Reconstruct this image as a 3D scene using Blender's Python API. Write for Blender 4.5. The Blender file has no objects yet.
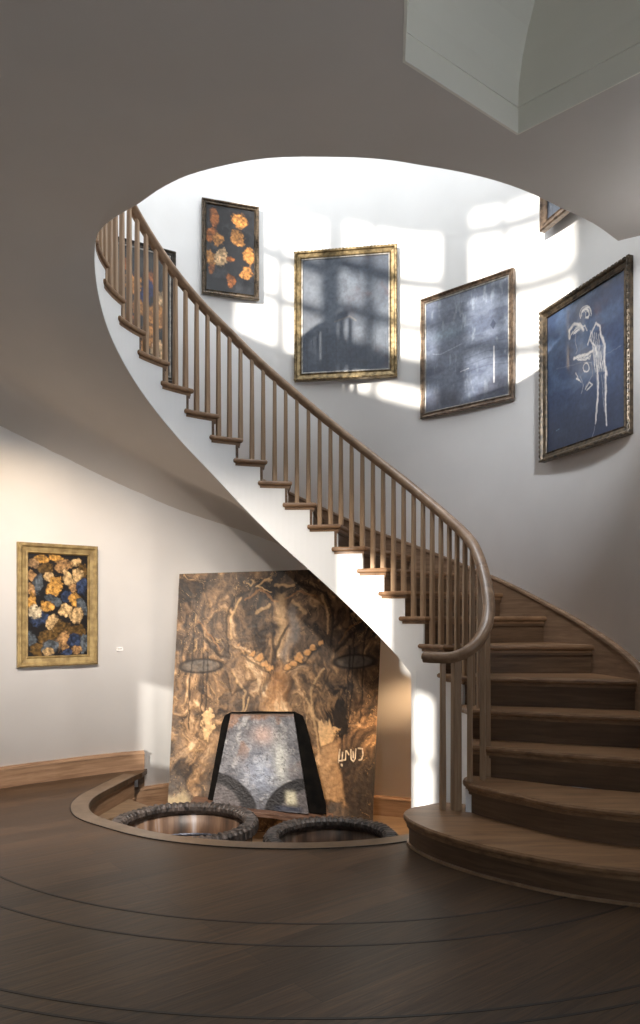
import bpy, bmesh, math, random
import numpy as np
from mathutils import Vector, Matrix
from mathutils.geometry import delaunay_2d_cdt
random.seed(7)
S = bpy.context.scene
COL = S.collection
PI = math.pi
R_ = math.radians

# ------------------------------------------------------------------ materials
def mat(name, base=(.5,.5,.5), rough=.5, spec=.5, metal=0.0):
    m = bpy.data.materials.new(name); m.use_nodes = True
    b = m.node_tree.nodes['Principled BSDF']
    b.inputs['Base Color'].default_value = (*base, 1)
    b.inputs['Roughness'].default_value = rough
    b.inputs['Metallic'].default_value = metal
    b.inputs['Specular IOR Level'].default_value = spec
    return m, m.node_tree.nodes, m.node_tree.links, b

def ramp(N, stops):
    r = N.new('ShaderNodeValToRGB'); e = r.color_ramp.elements
    e[0].position, e[0].color = stops[0][0], (*stops[0][1], 1)
    e[1].position, e[1].color = stops[-1][0], (*stops[-1][1], 1)
    for p, c in stops[1:-1]:
        k = e.new(p); k.color = (*c, 1)
    return r

def plaster(name, col, bump=.04, rough=.85):
    m, N, L, b = mat(name, col, rough, .25)
    tc = N.new('ShaderNodeTexCoord')
    n = N.new('ShaderNodeTexNoise'); n.inputs['Scale'].default_value = 2.2; n.inputs['Detail'].default_value = 5
    L.new(tc.outputs['Object'], n.inputs['Vector'])
    r = ramp(N, [(.3, tuple(c*.965 for c in col)), (.7, tuple(min(1, c*1.02) for c in col))])
    L.new(n.outputs['Fac'], r.inputs['Fac']); L.new(r.outputs['Color'], b.inputs['Base Color'])
    n2 = N.new('ShaderNodeTexNoise'); n2.inputs['Scale'].default_value = 6; n2.inputs['Detail'].default_value = 3
    L.new(tc.outputs['Object'], n2.inputs['Vector'])
    bp = N.new('ShaderNodeBump'); bp.inputs['Strength'].default_value = bump; bp.inputs['Distance'].default_value = .02
    L.new(n2.outputs['Fac'], bp.inputs['Height']); L.new(bp.outputs['Normal'], b.inputs['Normal'])
    return m

def wood(name, c0, c1, c2, rough=.45, stretch=(1.5, 1.5, 40), scale=2.0, bump=.08, uv=False, coat=0.0):
    m, N, L, b = mat(name, c1, rough, .4)
    tc = N.new('ShaderNodeTexCoord'); mp = N.new('ShaderNodeMapping')
    mp.inputs['Scale'].default_value = stretch
    L.new(tc.outputs['UV' if uv else 'Object'], mp.inputs['Vector'])
    n = N.new('ShaderNodeTexNoise'); n.inputs['Scale'].default_value = scale; n.inputs['Detail'].default_value = 7
    n.inputs['Roughness'].default_value = .62; n.inputs['Distortion'].default_value = .6
    L.new(mp.outputs['Vector'], n.inputs['Vector'])
    r = ramp(N, [(.28, c0), (.5, c1), (.72, c2)])
    L.new(n.outputs['Fac'], r.inputs['Fac']); L.new(r.outputs['Color'], b.inputs['Base Color'])
    bp = N.new('ShaderNodeBump'); bp.inputs['Strength'].default_value = bump; bp.inputs['Distance'].default_value = .01
    L.new(n.outputs['Fac'], bp.inputs['Height']); L.new(bp.outputs['Normal'], b.inputs['Normal'])
    b.inputs['Coat Weight'].default_value = coat; b.inputs['Coat Roughness'].default_value = .25
    return m

def floor_material():
    m, N, L, b = mat('dark_oak_boards', (.06,.045,.035), .4, .36)
    tc = N.new('ShaderNodeTexCoord')
    rot = N.new('ShaderNodeMapping'); rot.inputs['Rotation'].default_value = (0, 0, R_(-38))
    L.new(tc.outputs['Object'], rot.inputs['Vector'])
    br = N.new('ShaderNodeTexBrick')
    br.inputs['Scale'].default_value = 1.0; br.inputs['Brick Width'].default_value = 2.4; br.inputs['Row Height'].default_value = .16
    br.inputs['Mortar Size'].default_value = .0016; br.inputs['Mortar Smooth'].default_value = .1
    br.inputs['Color1'].default_value = (.070,.041,.023,1); br.inputs['Color2'].default_value = (.038,.023,.013,1)
    br.inputs['Mortar'].default_value = (.022,.016,.012,1); br.offset = .37
    L.new(rot.outputs['Vector'], br.inputs['Vector'])
    st = N.new('ShaderNodeMapping'); st.inputs['Scale'].default_value = (1.6, 26, 1)
    L.new(rot.outputs['Vector'], st.inputs['Vector'])
    n = N.new('ShaderNodeTexNoise'); n.inputs['Scale'].default_value = 1.6; n.inputs['Detail'].default_value = 8
    n.inputs['Roughness'].default_value = .65; n.inputs['Distortion'].default_value = .9
    L.new(st.outputs['Vector'], n.inputs['Vector'])
    r = ramp(N, [(.3, (.42,.38,.35)), (.52, (1,1,1)), (.72, (1.8,1.7,1.55))])
    L.new(n.outputs['Fac'], r.inputs['Fac'])
    mx = N.new('ShaderNodeMix'); mx.data_type = 'RGBA'; mx.blend_type = 'MULTIPLY'; mx.inputs[0].default_value = 1
    L.new(br.outputs['Color'], mx.inputs[6]); L.new(r.outputs['Color'], mx.inputs[7])
    L.new(mx.outputs[2], b.inputs['Base Color'])
    bp = N.new('ShaderNodeBump'); bp.inputs['Strength'].default_value = .22; bp.inputs['Distance'].default_value = .006
    L.new(n.outputs['Fac'], bp.inputs['Height']); L.new(bp.outputs['Normal'], b.inputs['Normal'])
    rr = N.new('ShaderNodeMapRange'); rr.inputs[3].default_value = .3; rr.inputs[4].default_value = .46
    L.new(n.outputs['Fac'], rr.inputs[0]); L.new(rr.outputs[0], b.inputs['Roughness'])
    return m

def gilt(name, c0, c1, rough=.4, metal=.55, scale=30):
    m, N, L, b = mat(name, c1, rough, .5, metal)
    tc = N.new('ShaderNodeTexCoord')
    n = N.new('ShaderNodeTexNoise'); n.inputs['Scale'].default_value = scale; n.inputs['Detail'].default_value = 5
    L.new(tc.outputs['Object'], n.inputs['Vector'])
    r = ramp(N, [(.35, c0), (.62, c1)])
    L.new(n.outputs['Fac'], r.inputs['Fac']); L.new(r.outputs['Color'], b.inputs['Base Color'])
    bp = N.new('ShaderNodeBump'); bp.inputs['Strength'].default_value = .3; bp.inputs['Distance'].default_value = .004
    L.new(n.outputs['Fac'], bp.inputs['Height']); L.new(bp.outputs['Normal'], b.inputs['Normal'])
    return m

def paint_material(name, rough=.5, spec=.3, bump=.2, scale=60, coat=0.0):
    m, N, L, b = mat(name, (.5,.5,.5), rough, spec)
    at = N.new('ShaderNodeAttribute'); at.attribute_name = 'pigment'
    tc = N.new('ShaderNodeTexCoord')
    n = N.new('ShaderNodeTexNoise'); n.inputs['Scale'].default_value = scale; n.inputs['Detail'].default_value = 6
    L.new(tc.outputs['Object'], n.inputs['Vector'])
    r = ramp(N, [(.3, (.78,.78,.78)), (.7, (1.2,1.2,1.2))])
    L.new(n.outputs['Fac'], r.inputs['Fac'])
    mx = N.new('ShaderNodeMix'); mx.data_type = 'RGBA'; mx.blend_type = 'MULTIPLY'; mx.inputs[0].default_value = 1
    L.new(at.outputs['Color'], mx.inputs[6]); L.new(r.outputs['Color'], mx.inputs[7])
    L.new(mx.outputs[2], b.inputs['Base Color'])
    bp = N.new('ShaderNodeBump'); bp.inputs['Strength'].default_value = bump; bp.inputs['Distance'].default_value = .004
    L.new(n.outputs['Fac'], bp.inputs['Height']); L.new(bp.outputs['Normal'], b.inputs['Normal'])
    b.inputs['Coat Weight'].default_value = coat; b.inputs['Coat Roughness'].default_value = .04
    return m

M = {}
M['wall'] = plaster('white_wall_plaster', (.87,.865,.855))
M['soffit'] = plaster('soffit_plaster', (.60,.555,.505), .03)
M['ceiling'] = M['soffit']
M['recess'] = plaster('recess_plaster', (.80,.77,.68))
M['string'] = plaster('painted_string', (.84,.84,.84), .02, .6)
M['oak'] = wood('stair_oak', (.12,.062,.030), (.20,.108,.053), (.28,.162,.084), .42, (1.2, 9, 9), 2.4, .05)
M['oak_v'] = wood('baluster_oak', (.22,.135,.075), (.32,.205,.12), (.42,.285,.175), .42, (12, 12, 1.0), 2.6, .05)
M['riser'] = wood('riser_oak', (.065,.034,.017), (.105,.058,.029), (.15,.086,.046), .5, (1.2, 1.2, 14), 2.6, .05)
M['rail'] = wood('handrail_oak', (.17,.10,.055), (.26,.16,.095), (.35,.23,.14), .34, (4, 4, 4), 3, .03, coat=.25)
M['base'] = wood('baseboard_oak', (.12,.068,.038), (.185,.112,.066), (.25,.16,.10), .5, (1.5, 1.5, 22), 2.2, .05)
M['rim'] = wood('rim_oak', (.085,.058,.038), (.125,.088,.058), (.17,.12,.08), .36, (3, 3, 3), 3, .04, coat=.2)
M['landing'] = wood('landing_oak', (.10,.066,.04), (.155,.105,.065), (.21,.145,.09), .5, (2, 18, 2), 2, .05)
M['floor'] = floor_material()
M['inlay'] = mat('inlay_ebony', (.012,.010,.009), .5)[0]
M['paint'] = paint_material('oil_paint')
M['glazed'] = paint_material('varnished_paint', .35, .5, .06, 40, coat=.55)
M['thick'] = paint_material('encrusted_paint', .55, .35, .75, 38)
M['gold'] = gilt('gilded_wood', (.10,.07,.03), (.30,.22,.11), .38, .55)
M['oldgold'] = gilt('worn_gilding', (.20,.14,.06), (.36,.27,.12), .5, .3, 18)
M['bronze'] = gilt('bronze_leaf', (.03,.024,.018), (.13,.095,.060), .4, .5)
M['brownframe'] = gilt('brown_leaf', (.06,.04,.028), (.18,.125,.085), .35, .45)
M['dark'] = gilt('ebonised_wood', (.015,.013,.012), (.07,.055,.04), .4, .2)
M['silver'] = gilt('silver_fillet', (.18,.17,.16), (.36,.34,.31), .35, .5)
M['linen'] = mat('canvas_edge', (.42,.33,.23), .8)[0]
M['card'] = mat('white_card', (.72,.72,.72), .6)[0]
M['ink'] = mat('grey_ink', (.2,.2,.2), .6)[0]
M['black'] = gilt('shadow_board_black', (.002,.002,.002), (.007,.006,.005), .95, 0, 14); M['black'].node_tree.nodes['Principled BSDF'].inputs['Specular IOR Level'].default_value = .1  # near-black, so the board behind the slab reads as its cast shadow
M['sash'] = mat('window_paint', (.8,.8,.8), .5)[0]

# ------------------------------------------------------------------ helpers
def tag(o, label=None, cat=None, group=None, kind=None):
    if label: o['label'] = label
    if cat: o['category'] = cat
    if group: o['group'] = group
    if kind: o['kind'] = kind
    return o

def link(name, me, m=None, parent=None, smooth=False, bevel=0, seg=2):
    me.update()
    o = bpy.data.objects.new(name, me); COL.objects.link(o)
    if m: me.materials.append(m)
    if parent: o.parent = parent
    bm = bmesh.new(); bm.from_mesh(me); bmesh.ops.recalc_face_normals(bm, faces=bm.faces); bm.to_mesh(me); bm.free()
    if smooth:
        for p in me.polygons: p.use_smooth = True
    if bevel:
        md = o.modifiers.new('Bevel', 'BEVEL'); md.width = bevel; md.segments = seg; md.limit_method = 'ANGLE'; md.angle_limit = R_(40)
    return o

class MB:
    def __init__(s): s.v = []; s.f = []
    def add(s, vs, fs):
        k = len(s.v); s.v += [tuple(v) for v in vs]; s.f += [tuple(i+k for i in f) for f in fs]
    def prism(s, poly, z0, z1):
        n = len(poly)
        s.add([(p[0],p[1],z0) for p in poly] + [(p[0],p[1],z1) for p in poly],
              [tuple(range(n-1,-1,-1)), tuple(range(n,2*n))] + [(i,(i+1)%n,n+(i+1)%n,n+i) for i in range(n)])
    def hexa(s, a, b):   # two 4-point rings
        s.add(list(a)+list(b), [(3,2,1,0),(4,5,6,7),(0,1,5,4),(1,2,6,5),(2,3,7,6),(3,0,4,7)])
    def box(s, x0,x1,y0,y1,z0,z1):
        s.hexa([(x0,y0,z0),(x1,y0,z0),(x1,y1,z0),(x0,y1,z0)],[(x0,y0,z1),(x1,y0,z1),(x1,y1,z1),(x0,y1,z1)])
    def sweep(s, rings, closed=False, cap=True):
        n = len(rings[0]); k = len(rings); vs = [p for r in rings for p in r]; fs = []
        for i in range(k if closed else k-1):
            j = (i+1)%k
            for a in range(n):
                b = (a+1)%n; fs.append((i*n+a, i*n+b, j*n+b, j*n+a))
        if cap and not closed:
            fs.append(tuple(range(n-1,-1,-1))); fs.append(tuple((k-1)*n+a for a in range(n)))
        s.add(vs, fs)
    def mesh(s, name):
        me = bpy.data.meshes.new(name); me.from_pydata(s.v, [], s.f); return me
    def build(s, name, m, parent=None, **k): return link(name, s.mesh(name), m, parent, **k)

def empty(name, loc=(0,0,0), rz=0):
    o = bpy.data.objects.new(name, None); COL.objects.link(o); o.location = loc; o.rotation_euler = (0,0,rz)
    o.empty_display_size = .1
    return o

def lerp_tab(tab):
    xs = [a for a, _ in tab]; ys = [b for _, b in tab]
    def f(t): return float(np.interp(t, xs, ys))
    return f

def catmull(pts, n=8):
    out = []
    P = [Vector(p) for p in pts]; P = [P[0]*2-P[1]] + P + [P[-1]*2-P[-2]]
    for i in range(1, len(P)-2):
        for k in range(n):
            t = k/n; a,b,c,d = P[i-1],P[i],P[i+1],P[i+2]
            out.append(.5*((2*b)+(-a+c)*t+(2*a-5*b+4*c-d)*t*t+(-a+3*b-3*c+d)*t**3))
    out.append(P[-2].copy()); return out

def plate(outer, holes, z0, z1, name, m, **k):
    """slab with holes"""
    loops = [outer]+holes; pts = []; edges = []
    for lp in loops:
        b = len(pts); pts += [Vector((p[0],p[1])) for p in lp]; edges += [(b+i, b+(i+1)%len(lp)) for i in range(len(lp))]
    V, E, F, *_ = delaunay_2d_cdt(pts, edges, [], 0, 1e-5)
    def inside(p, poly):
        c = False; n = len(poly)
        for i in range(n):
            a, b = poly[i], poly[i-1]
            if (a[1] > p[1]) != (b[1] > p[1]) and p[0] < (b[0]-a[0])*(p[1]-a[1])/(b[1]-a[1])+a[0]: c = not c
        return c
    keep = []
    for f in F:
        c = sum((V[i] for i in f), Vector((0,0)))/len(f)
        if inside(c, outer) and not any(inside(c, h) for h in holes): keep.append(tuple(f))
    n = len(V); mb = MB()
    ec = {}
    for f in keep:
        for i in range(len(f)):
            e = (f[i], f[(i+1)%len(f)]); ec.setdefault(tuple(sorted(e)), []).append(e)
    fs = [f for f in keep] + [tuple(reversed([i+n for i in f])) for f in keep]
    for es in ec.values():
        if len(es) == 1: a, b = es[0]; fs.append((b, a, a+n, b+n))
    mb.add([(v[0],v[1],z1) for v in V]+[(v[0],v[1],z0) for v in V], fs)
    return mb.build(name, m, **k)

# numpy noise for painted surfaces
def vnoise(x, y, seed=0):
    xi = np.floor(x).astype(np.int64); yi = np.floor(y).astype(np.int64); xf = x-xi; yf = y-yi
    def h(a, b):
        n = (a*374761393 + b*668265263 + seed*1442695) & 0xffffffff
        n = ((n ^ (n >> 13))*1274126177) & 0xffffffff
        return ((n ^ (n >> 16)) & 0xffff)/65535.0
    u = xf*xf*(3-2*xf); v = yf*yf*(3-2*yf)
    return (h(xi,yi)*(1-u)+h(xi+1,yi)*u)*(1-v)+(h(xi,yi+1)*(1-u)+h(xi+1,yi+1)*u)*v
def fbm(x, y, seed=0, o=5):
    s = 0; a = .5; t = 0
    for k in range(o): s = s+a*vnoise(x*2**k, y*2**k, seed+k*17); t += a; a *= .55
    return s/t
def mixc(c, col, w):
    w = np.clip(w, 0, 1)[..., None]; return c*(1-w)+np.array(col)*w
def sm(e0, e1, x):
    t = np.clip((x-e0)/(e1-e0), 0, 1); return t*t*(3-2*t)
def segd(U, V, a, b):
    ax, ay = a; bx, by = b; dx, dy = bx-ax, by-ay; q = dx*dx+dy*dy+1e-12
    t = np.clip(((U-ax)*dx+(V-ay)*dy)/q, 0, 1); return np.hypot(U-ax-t*dx, V-ay-t*dy)
def stroke(c, U, V, pts, w, col, amt=1.0, soft=.6):
    d = np.full(U.shape, 9.0)
    for a, b in zip(pts[:-1], pts[1:]): d = np.minimum(d, segd(U, V, a, b))
    return mixc(c, col, amt*(1-sm(w*soft, w*(2-soft), d)))
def srgb(r, g, b):
    f = lambda c: ((c/255)/12.92 if c/255 <= .04045 else ((c/255+.055)/1.055)**2.4)
    return (f(r), f(g), f(b))
def arc(cx, cy, rx, ry, a0, a1, n=14):
    return [(cx+rx*math.cos(R_(a0+(a1-a0)*i/n)), cy+ry*math.sin(R_(a0+(a1-a0)*i/n))) for i in range(n+1)]

def canvas(name, w, h, fn, m, parent, nx, ny, loc=(0,0,0), corners=None, relief=0):
    """painted sheet; fn(U,V)->rgb with U 0..1 left-right, V 0..1 top-down"""
    U, V = np.meshgrid(np.linspace(0,1,nx), np.linspace(0,1,ny))
    C = fn(U, V); rgb = np.clip(C, 0, 1)
    if corners is None:
        P = np.stack([(U-.5)*w+loc[0], np.zeros_like(U)+loc[1], (.5-V)*h+loc[2]], -1)
    else:
        tl, tr, br, bl = [np.array(q) for q in corners]; u = U[...,None]; v = V[...,None]
        P = (tl*(1-u)+tr*u)*(1-v)+(bl*(1-u)+br*u)*v
    if relief:
        P[...,1] -= relief*(rgb.mean(-1)*2+fbm(U*60, V*70, 5, 3)*.7)
    me = bpy.data.meshes.new(name)
    idx = np.arange(nx*ny).reshape(ny, nx)
    F = np.stack([idx[:-1,:-1], idx[1:,:-1], idx[1:,1:], idx[:-1,1:]], -1).reshape(-1,4)
    me.from_pydata(P.reshape(-1,3).tolist(), [], F.tolist())
    a = me.color_attributes.new('pigment', 'FLOAT_COLOR', 'POINT')
    a.data.foreach_set('color', np.concatenate([rgb, np.ones(rgb.shape[:2]+(1,))], -1).astype(np.float32).ravel())
    o = bpy.data.objects.new(name, me); COL.objects.link(o); me.materials.append(m); o.parent = parent
    for p in me.polygons: p.use_smooth = True
    return o

# ------------------------------------------------------------------ plan of the stair hall
CI = (-.18, 4.5)          # centre of the stair well
CO = (-.25, 4.5)          # centre of the curved outer wall
RW = lerp_tab([(-30,2.16),(60,2.16),(90,2.08),(126,2.02),(145,2.15),(158,2.33),(175,2.55),(190,2.65)])
def wallp(t, inset=0.0):
    r = RW(t)-inset; return (CO[0]+r*math.cos(R_(t)), CO[1]+r*math.sin(R_(t)))
RI = lerp_tab([(-30,.99),(-17.6,1.028),(-4.3,1.063),(12,1.105),(230,1.105)])
def inner(t, off=0.0):
    r = RI(t)+off; return (CI[0]+r*math.cos(R_(t)), CI[1]+r*math.sin(R_(t)))
TI = [None, None, -20, -10, 1, 13, 25.5, 35.5, 44.5, 53.5, 62.5, 72.5, 82, 91.5, 101, 110.5, 120, 130.5, 141, 152.5, 164, 176, 188, 199]
TO = [None, None, -30, -18, -9, -1, 13.5, 27, 38.5, 50, 61] + TI[11:]
TOP = [0, .165, .335, .51, .69, .87, 1.06, 1.25, 1.43, 1.60, 1.765, 1.935, 2.10, 2.26, 2.415, 2.565, 2.72, 2.87, 3.015, 3.155, 3.285, 3.405, 3.52, 3.62]
CEIL, UP, LOW, ROOF = 3.33, 3.62, -.47, 9.0
sb = lerp_tab([(43,.845),(48,.945),(90,1.69),(96,1.79),(123,2.30),(145,2.63),(163,2.87),(180,3.07),(190,3.20),(202,3.29),(215,3.325),(265,3.33)])
so = lerp_tab([(43,1.05),(60,1.33),(92,1.86),(100,1.97),(123,2.19),(140,2.42),(158.7,2.68),(180,2.95),(195,3.10),(210,3.19),(225,3.28),(240,3.32),(255,3.33),(270,3.33)])
_so = so
def so(t): return sum(_so(t+d*1.5) for d in range(-5,6))/11 if t > 60 else _so(t)
_sb = sb
def sb(t): return sum(_sb(t+d*1.2) for d in range(-5,6))/11 if t > 60 else _sb(t)

# ------------------------------------------------------------------ setting: floors
rim = [(-1.42,5.99),(-1.444,5.906),(-1.51,5.55),(-1.555,5.25),(-1.546,5.04),(-1.49,4.86),(-1.392,4.70),(-1.22,4.548),(-1.02,4.395),(-.829,4.29),(-.60,4.21),(-.361,4.163),(-.10,4.15),(.111,4.174),(.30,4.22),(.45,4.285),(.56,4.36),(.70,4.52),(.80,4.72)]
rim_s = [(p.x,p.y) for p in catmull([(a,b,0) for a,b in rim], 5)]
room = [(-4.0,-3.5),(2.6,-3.5),(2.6,2.6),(2.05,2.6),(1.80,3.83)] + [wallp(t) for t in range(-15, 186, 5)] + [(-4.0,4.27)]
room_out = [(-4.15,-3.65),(2.75,-3.65),(2.75,2.7),(2.2,2.75),(1.95,3.85)] + [wallp(t,-.12) for t in range(-15, 186, 5)] + [(-4.15,4.4)]
hole = rim_s + [wallp(t,-.06) for t in (10,20,30,40,50,60,70,80,90,100,110,120,124)]
hole = [p for p in hole]
fl = plate(room_out, [hole], -.04, 0, 'floor', M['floor']); tag(fl, kind='structure')
low = plate([wallp(t,-.12) for t in range(5, 186, 6)] + [(-1.7,4.2),(-.9,3.95),(0,3.9),(.8,4.1)], [], LOW-.1, LOW, 'floor_landing', M['landing']); tag(low, kind='structure')

def offset_path(pts, d):
    out = []
    for i, p in enumerate(pts):
        a = Vector(pts[max(0,i-1)]); b = Vector(pts[min(len(pts)-1,i+1)]); t = (b-a).normalized()
        out.append((p[0]+t.y*d, p[1]-t.x*d))
    return out
def ribbon_solid(mb, left, right, z0, z1):
    rings = [[(a[0],a[1],z0),(b[0],b[1],z0),(b[0],b[1],z1),(a[0],a[1],z1)] for a, b in zip(left, right)]
    mb.sweep(rings)
# rim board with rounded nosing, and the fascia under it. path runs left->front->right: outside (room side) is to the right
rp = rim_s[5:]
side = 1 if True else -1
o_in = offset_path(rp, -.035); o_out = offset_path(rp, .115); o_0 = offset_path(rp, 0)
mb = MB()
rings = []
for a, b, c in zip(rp, o_out, offset_path(rp, .012)):
    rings.append([(b[0],b[1],-.02),(c[0],c[1],-.034),(a[0]+(c[0]-a[0])*.4,a[1]+(c[1]-a[1])*.4,-.03),(a[0],a[1],-.014),(a[0]+(c[0]-a[0])*.3,a[1]+(c[1]-a[1])*.3,.001),(c[0],c[1],.005),(b[0],b[1],.005)])
mb.sweep(rings); tag(mb.build('trim_1', M['rim'], smooth=False), kind='structure')
mb = MB(); ribbon_solid(mb, offset_path(rp, .018), offset_path(rp, .05), LOW, -.02)
ribbon_solid(mb, offset_path(rp, .008), offset_path(rp, .03), -.21, -.18)
tag(mb.build('trim_2', M['base']), kind='structure')
mb = MB(); ribbon_solid(mb, offset_path(rp, .1155), offset_path(rp, .1205), .0, .0055)
tag(mb.build('trim_3', M['inlay']), kind='structure')
for i, r in enumerate((2.34, 2.545, 3.06, 3.145)):
    mb = MB(); ri = []; ro = []
    for k in range(101):
        a = R_(205+130*k/100); w = .006
        ri.append((-.03+(r-w)*math.cos(a), 5.4+(r-w)*math.sin(a))); ro.append((-.03+(r+w)*math.cos(a), 5.4+(r+w)*math.sin(a)))
    ribbon_solid(mb, ri, ro, -.01, .0012)
    tag(mb.build('trim_%d' % (i+4), M['inlay']), kind='structure')

# steps going down beside the wall at the left back of the opening
tag(empty('lower_steps', (-1.2,5.9,LOW)), 'oak steps dropping behind the floor opening at left', 'steps')
ls = bpy.data.objects['lower_steps']
inv = Matrix.Translation((1.2,-5.9,-LOW))
def sector(t0, t1, r0, z0, z1, name, m):
    mb = MB(); n = 8
    P = [wallp(t0+(t1-t0)*i/n, .02) for i in range(n+1)]
    Q = [(CO[0]+r0*math.cos(R_(t0+(t1-t0)*i/n)), CO[1]+r0*math.sin(R_(t0+(t1-t0)*i/n))) for i in range(n+1)]
    mb.prism(P+Q[::-1], z0, z1); o = mb.build(name, m, ls, bevel=.006); o.data.transform(inv); return o
sector(133, 150, 1.45, -.20, -.165, 'tread', M['landing'])
sector(133.5, 150, 1.47, LOW, -.20, 'riser', M['riser'])
sector(126, 133.5, 1.45, -.345, -.31, 'tread', M['landing'])
sector(126.7, 133.9, 1.47, LOW, -.345, 'riser', M['riser'])

# ------------------------------------------------------------------ walls
def wall_strip(pts, outp, z0, z1, name, m=None):
    mb = MB(); ribbon_solid(mb, pts, outp, z0, z1); return tag(mb.build(name, m or M['wall']), kind='structure')
ts = list(np.arange(-18, 186.1, 3))
w = wall_strip([wallp(t) for t in ts], [wallp(t,-.12) for t in ts], LOW, ROOF, 'wall_back')
for p in w.data.polygons: p.use_smooth = abs(p.normal.z) < .5
mb = MB(); ribbon_solid(mb, [(-2.86,4.27),(-4.0,4.27)], [(-2.86,4.42),(-4.0,4.42)], LOW, ROOF)
tag(mb.build('wall_corner', M['wall']), kind='structure')
mb = MB()
ribbon_solid(mb, [wallp(-17.5),(2.05,2.6),(2.6,2.6)], [(wallp(-17.5)[0]+.15,wallp(-17.5)[1]+.02),(2.2,2.75),(2.6,2.75)], 0, ROOF)
tag(mb.build('wall_right', M['wall']), kind='structure')

def wall_holes(axis, c, t, a0, a1, z0, z1, holes, name):
    """wall in plane axis=c with rectangular holes (a0,a1,z0,z1), built of blocks"""
    xs = sorted({a0, a1} | {h[0] for h in holes} | {h[1] for h in holes}); zs = sorted({z0, z1} | {h[2] for h in holes} | {h[3] for h in holes})
    mb = MB()
    for i in range(len(xs)-1):
        for j in range(len(zs)-1):
            ma, mz = (xs[i]+xs[i+1])/2, (zs[j]+zs[j+1])/2
            if any(h[0] < ma < h[1] and h[2] < mz < h[3] for h in holes): continue
            if axis == 'x': mb.box(c-t, c, xs[i], xs[i+1], zs[j], zs[j+1])
            else: mb.box(xs[i], xs[i+1], c-t, c, zs[j], zs[j+1])
    return tag(mb.build(name, M['wall']), kind='structure')
# windows in the left wall (y0,y1,z0,z1)
WL = [(2.04,2.335,.98,1.66),(-1.40,-.62,2.50,3.28),(-2.09,-1.72,1.55,2.43),
      (.45,1.62,4.93,6.20),(-1.28,.26,4.80,6.26),(-3.48,-1.72,4.85,6.44)]
wall_holes('x', -4.0, .06, -3.5, 4.4, 0, ROOF, WL, 'wall_left')
WF = [(-2.9,-.9,.7,2.8),(-.4,1.6,.7,2.8),(-2.9,-.9,4.4,6.4),(-.4,1.6,4.4,6.4)]  # right-wall windows, unseen, put in to go with the added side fill
wall_holes('x', 2.75, .15, -3.5, 2.7, 0, ROOF, WF, 'wall_side')
wall_holes('y', -3.5, .1, -4.1, 2.75, 0, ROOF, [], 'wall_front')
k = 0
def window(axis, c, h, mun_a, mun_z):
    global k
    k += 1; a0, a1, z0, z1 = h; mb = MB(); w = .02
    def bar(p0, p1, q0, q1):
        if axis == 'x': mb.box(c-.05, c-.015, p0, p1, q0, q1)
        else: mb.box(p0, p1, c-.07, c-.03, q0, q1)
    for a in mun_a: bar(a-.035, a+.035, z0, z1)
    for z in mun_z:
        z, q = z if isinstance(z, tuple) else (z, .018)
        bar(a0, a1, z-q, z+q)
    bar(a0-.03, a0+.004, z0-.03, z1+.03); bar(a1-.004, a1+.03, z0-.03, z1+.03); bar(a0, a1, z0-.03, z0+.004); bar(a0, a1, z1-.004, z1+.03)
    tag(mb.build('window_%d' % k, M['sash']), kind='structure')
window('x', -4, WL[0], [], [])
window('x', -4, WL[1], [], [])
window('x', -4, WL[2], [], [1.98])
window('x', -4, WL[3], [1.08], [(5.36,.03), (5.74,.05)])
window('x', -4, WL[4], [-.20], [(5.07,.13), (5.46,.035), (5.84,.05)])
window('x', -4, WL[5], [-2.30], [(5.30,.05), (5.78,.05), (6.28,.06)])
for h in WF: window('x', 2.72, h, [h[0]+(h[1]-h[0])*q for q in (.33,.66)], [h[2]+(h[3]-h[2])*q for q in (.33,.66)])

# ceiling slab over the lower hall with stair opening and recess
op = [(-1.237,4.115),(-1.15,3.99),(-1.04,3.88),(-.92,3.78),(-.75,3.62),(-.56,3.50),(-.25,3.40),(.09,3.39),(.30,3.41),(.46,3.45),(.66,3.505),(.86,3.585),(1.05,3.69),(1.22,3.81),(1.44,3.96),(1.65,4.15)]
op_s = [(p.x,p.y) for p in catmull([(a,b,0) for a,b in op], 4)]
opening = op_s + [(2.05,3.86),(2.4,3.8),(2.6,5.2),(2.1,6.4),(1.0,7.0),(-.6,7.0),(-2.2,6.5),(-2.9,5.4),(-2.95,4.6),(-2.75,3.75),(-1.245,4.10)]
K = Vector((.85,3.235)); u = Vector((-.784,-.62)); v = Vector((.707,-.707))
rec = [K, K+u*.69, K+u*.69+Vector((-.06,-.66)), K+Vector((.1,-2.0)), K+Vector((.9,-1.9)), K+v*1.5+Vector((.05,-.4)), K+v*1.5]
rec = [(p.x,p.y) for p in rec]
big = [(-4.0,-3.5),(2.6,-3.5),(2.6,2.6),(2.05,2.6),(1.79,3.86),(2.5,3.9),(2.7,5.3),(2.2,6.5),(1.05,7.1),(-.65,7.1),(-2.3,6.6),(-3.0,5.45),(-3.05,4.6),(-4.0,4.6)]
def clip_plate():
    # the opening reaches the walls, so the slab is one simple outline
    outl = [(-4.0,-3.5),(2.6,-3.5),(2.6,2.6),(2.05,2.6),(1.84,3.75),(1.86,4.02)] + op_s[::-1] + [wallp(203,-.05),(-2.95,4.26),(-4.0,4.26)]
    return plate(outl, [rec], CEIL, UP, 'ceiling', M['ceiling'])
ce = clip_plate(); tag(ce, kind='structure')
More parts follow.
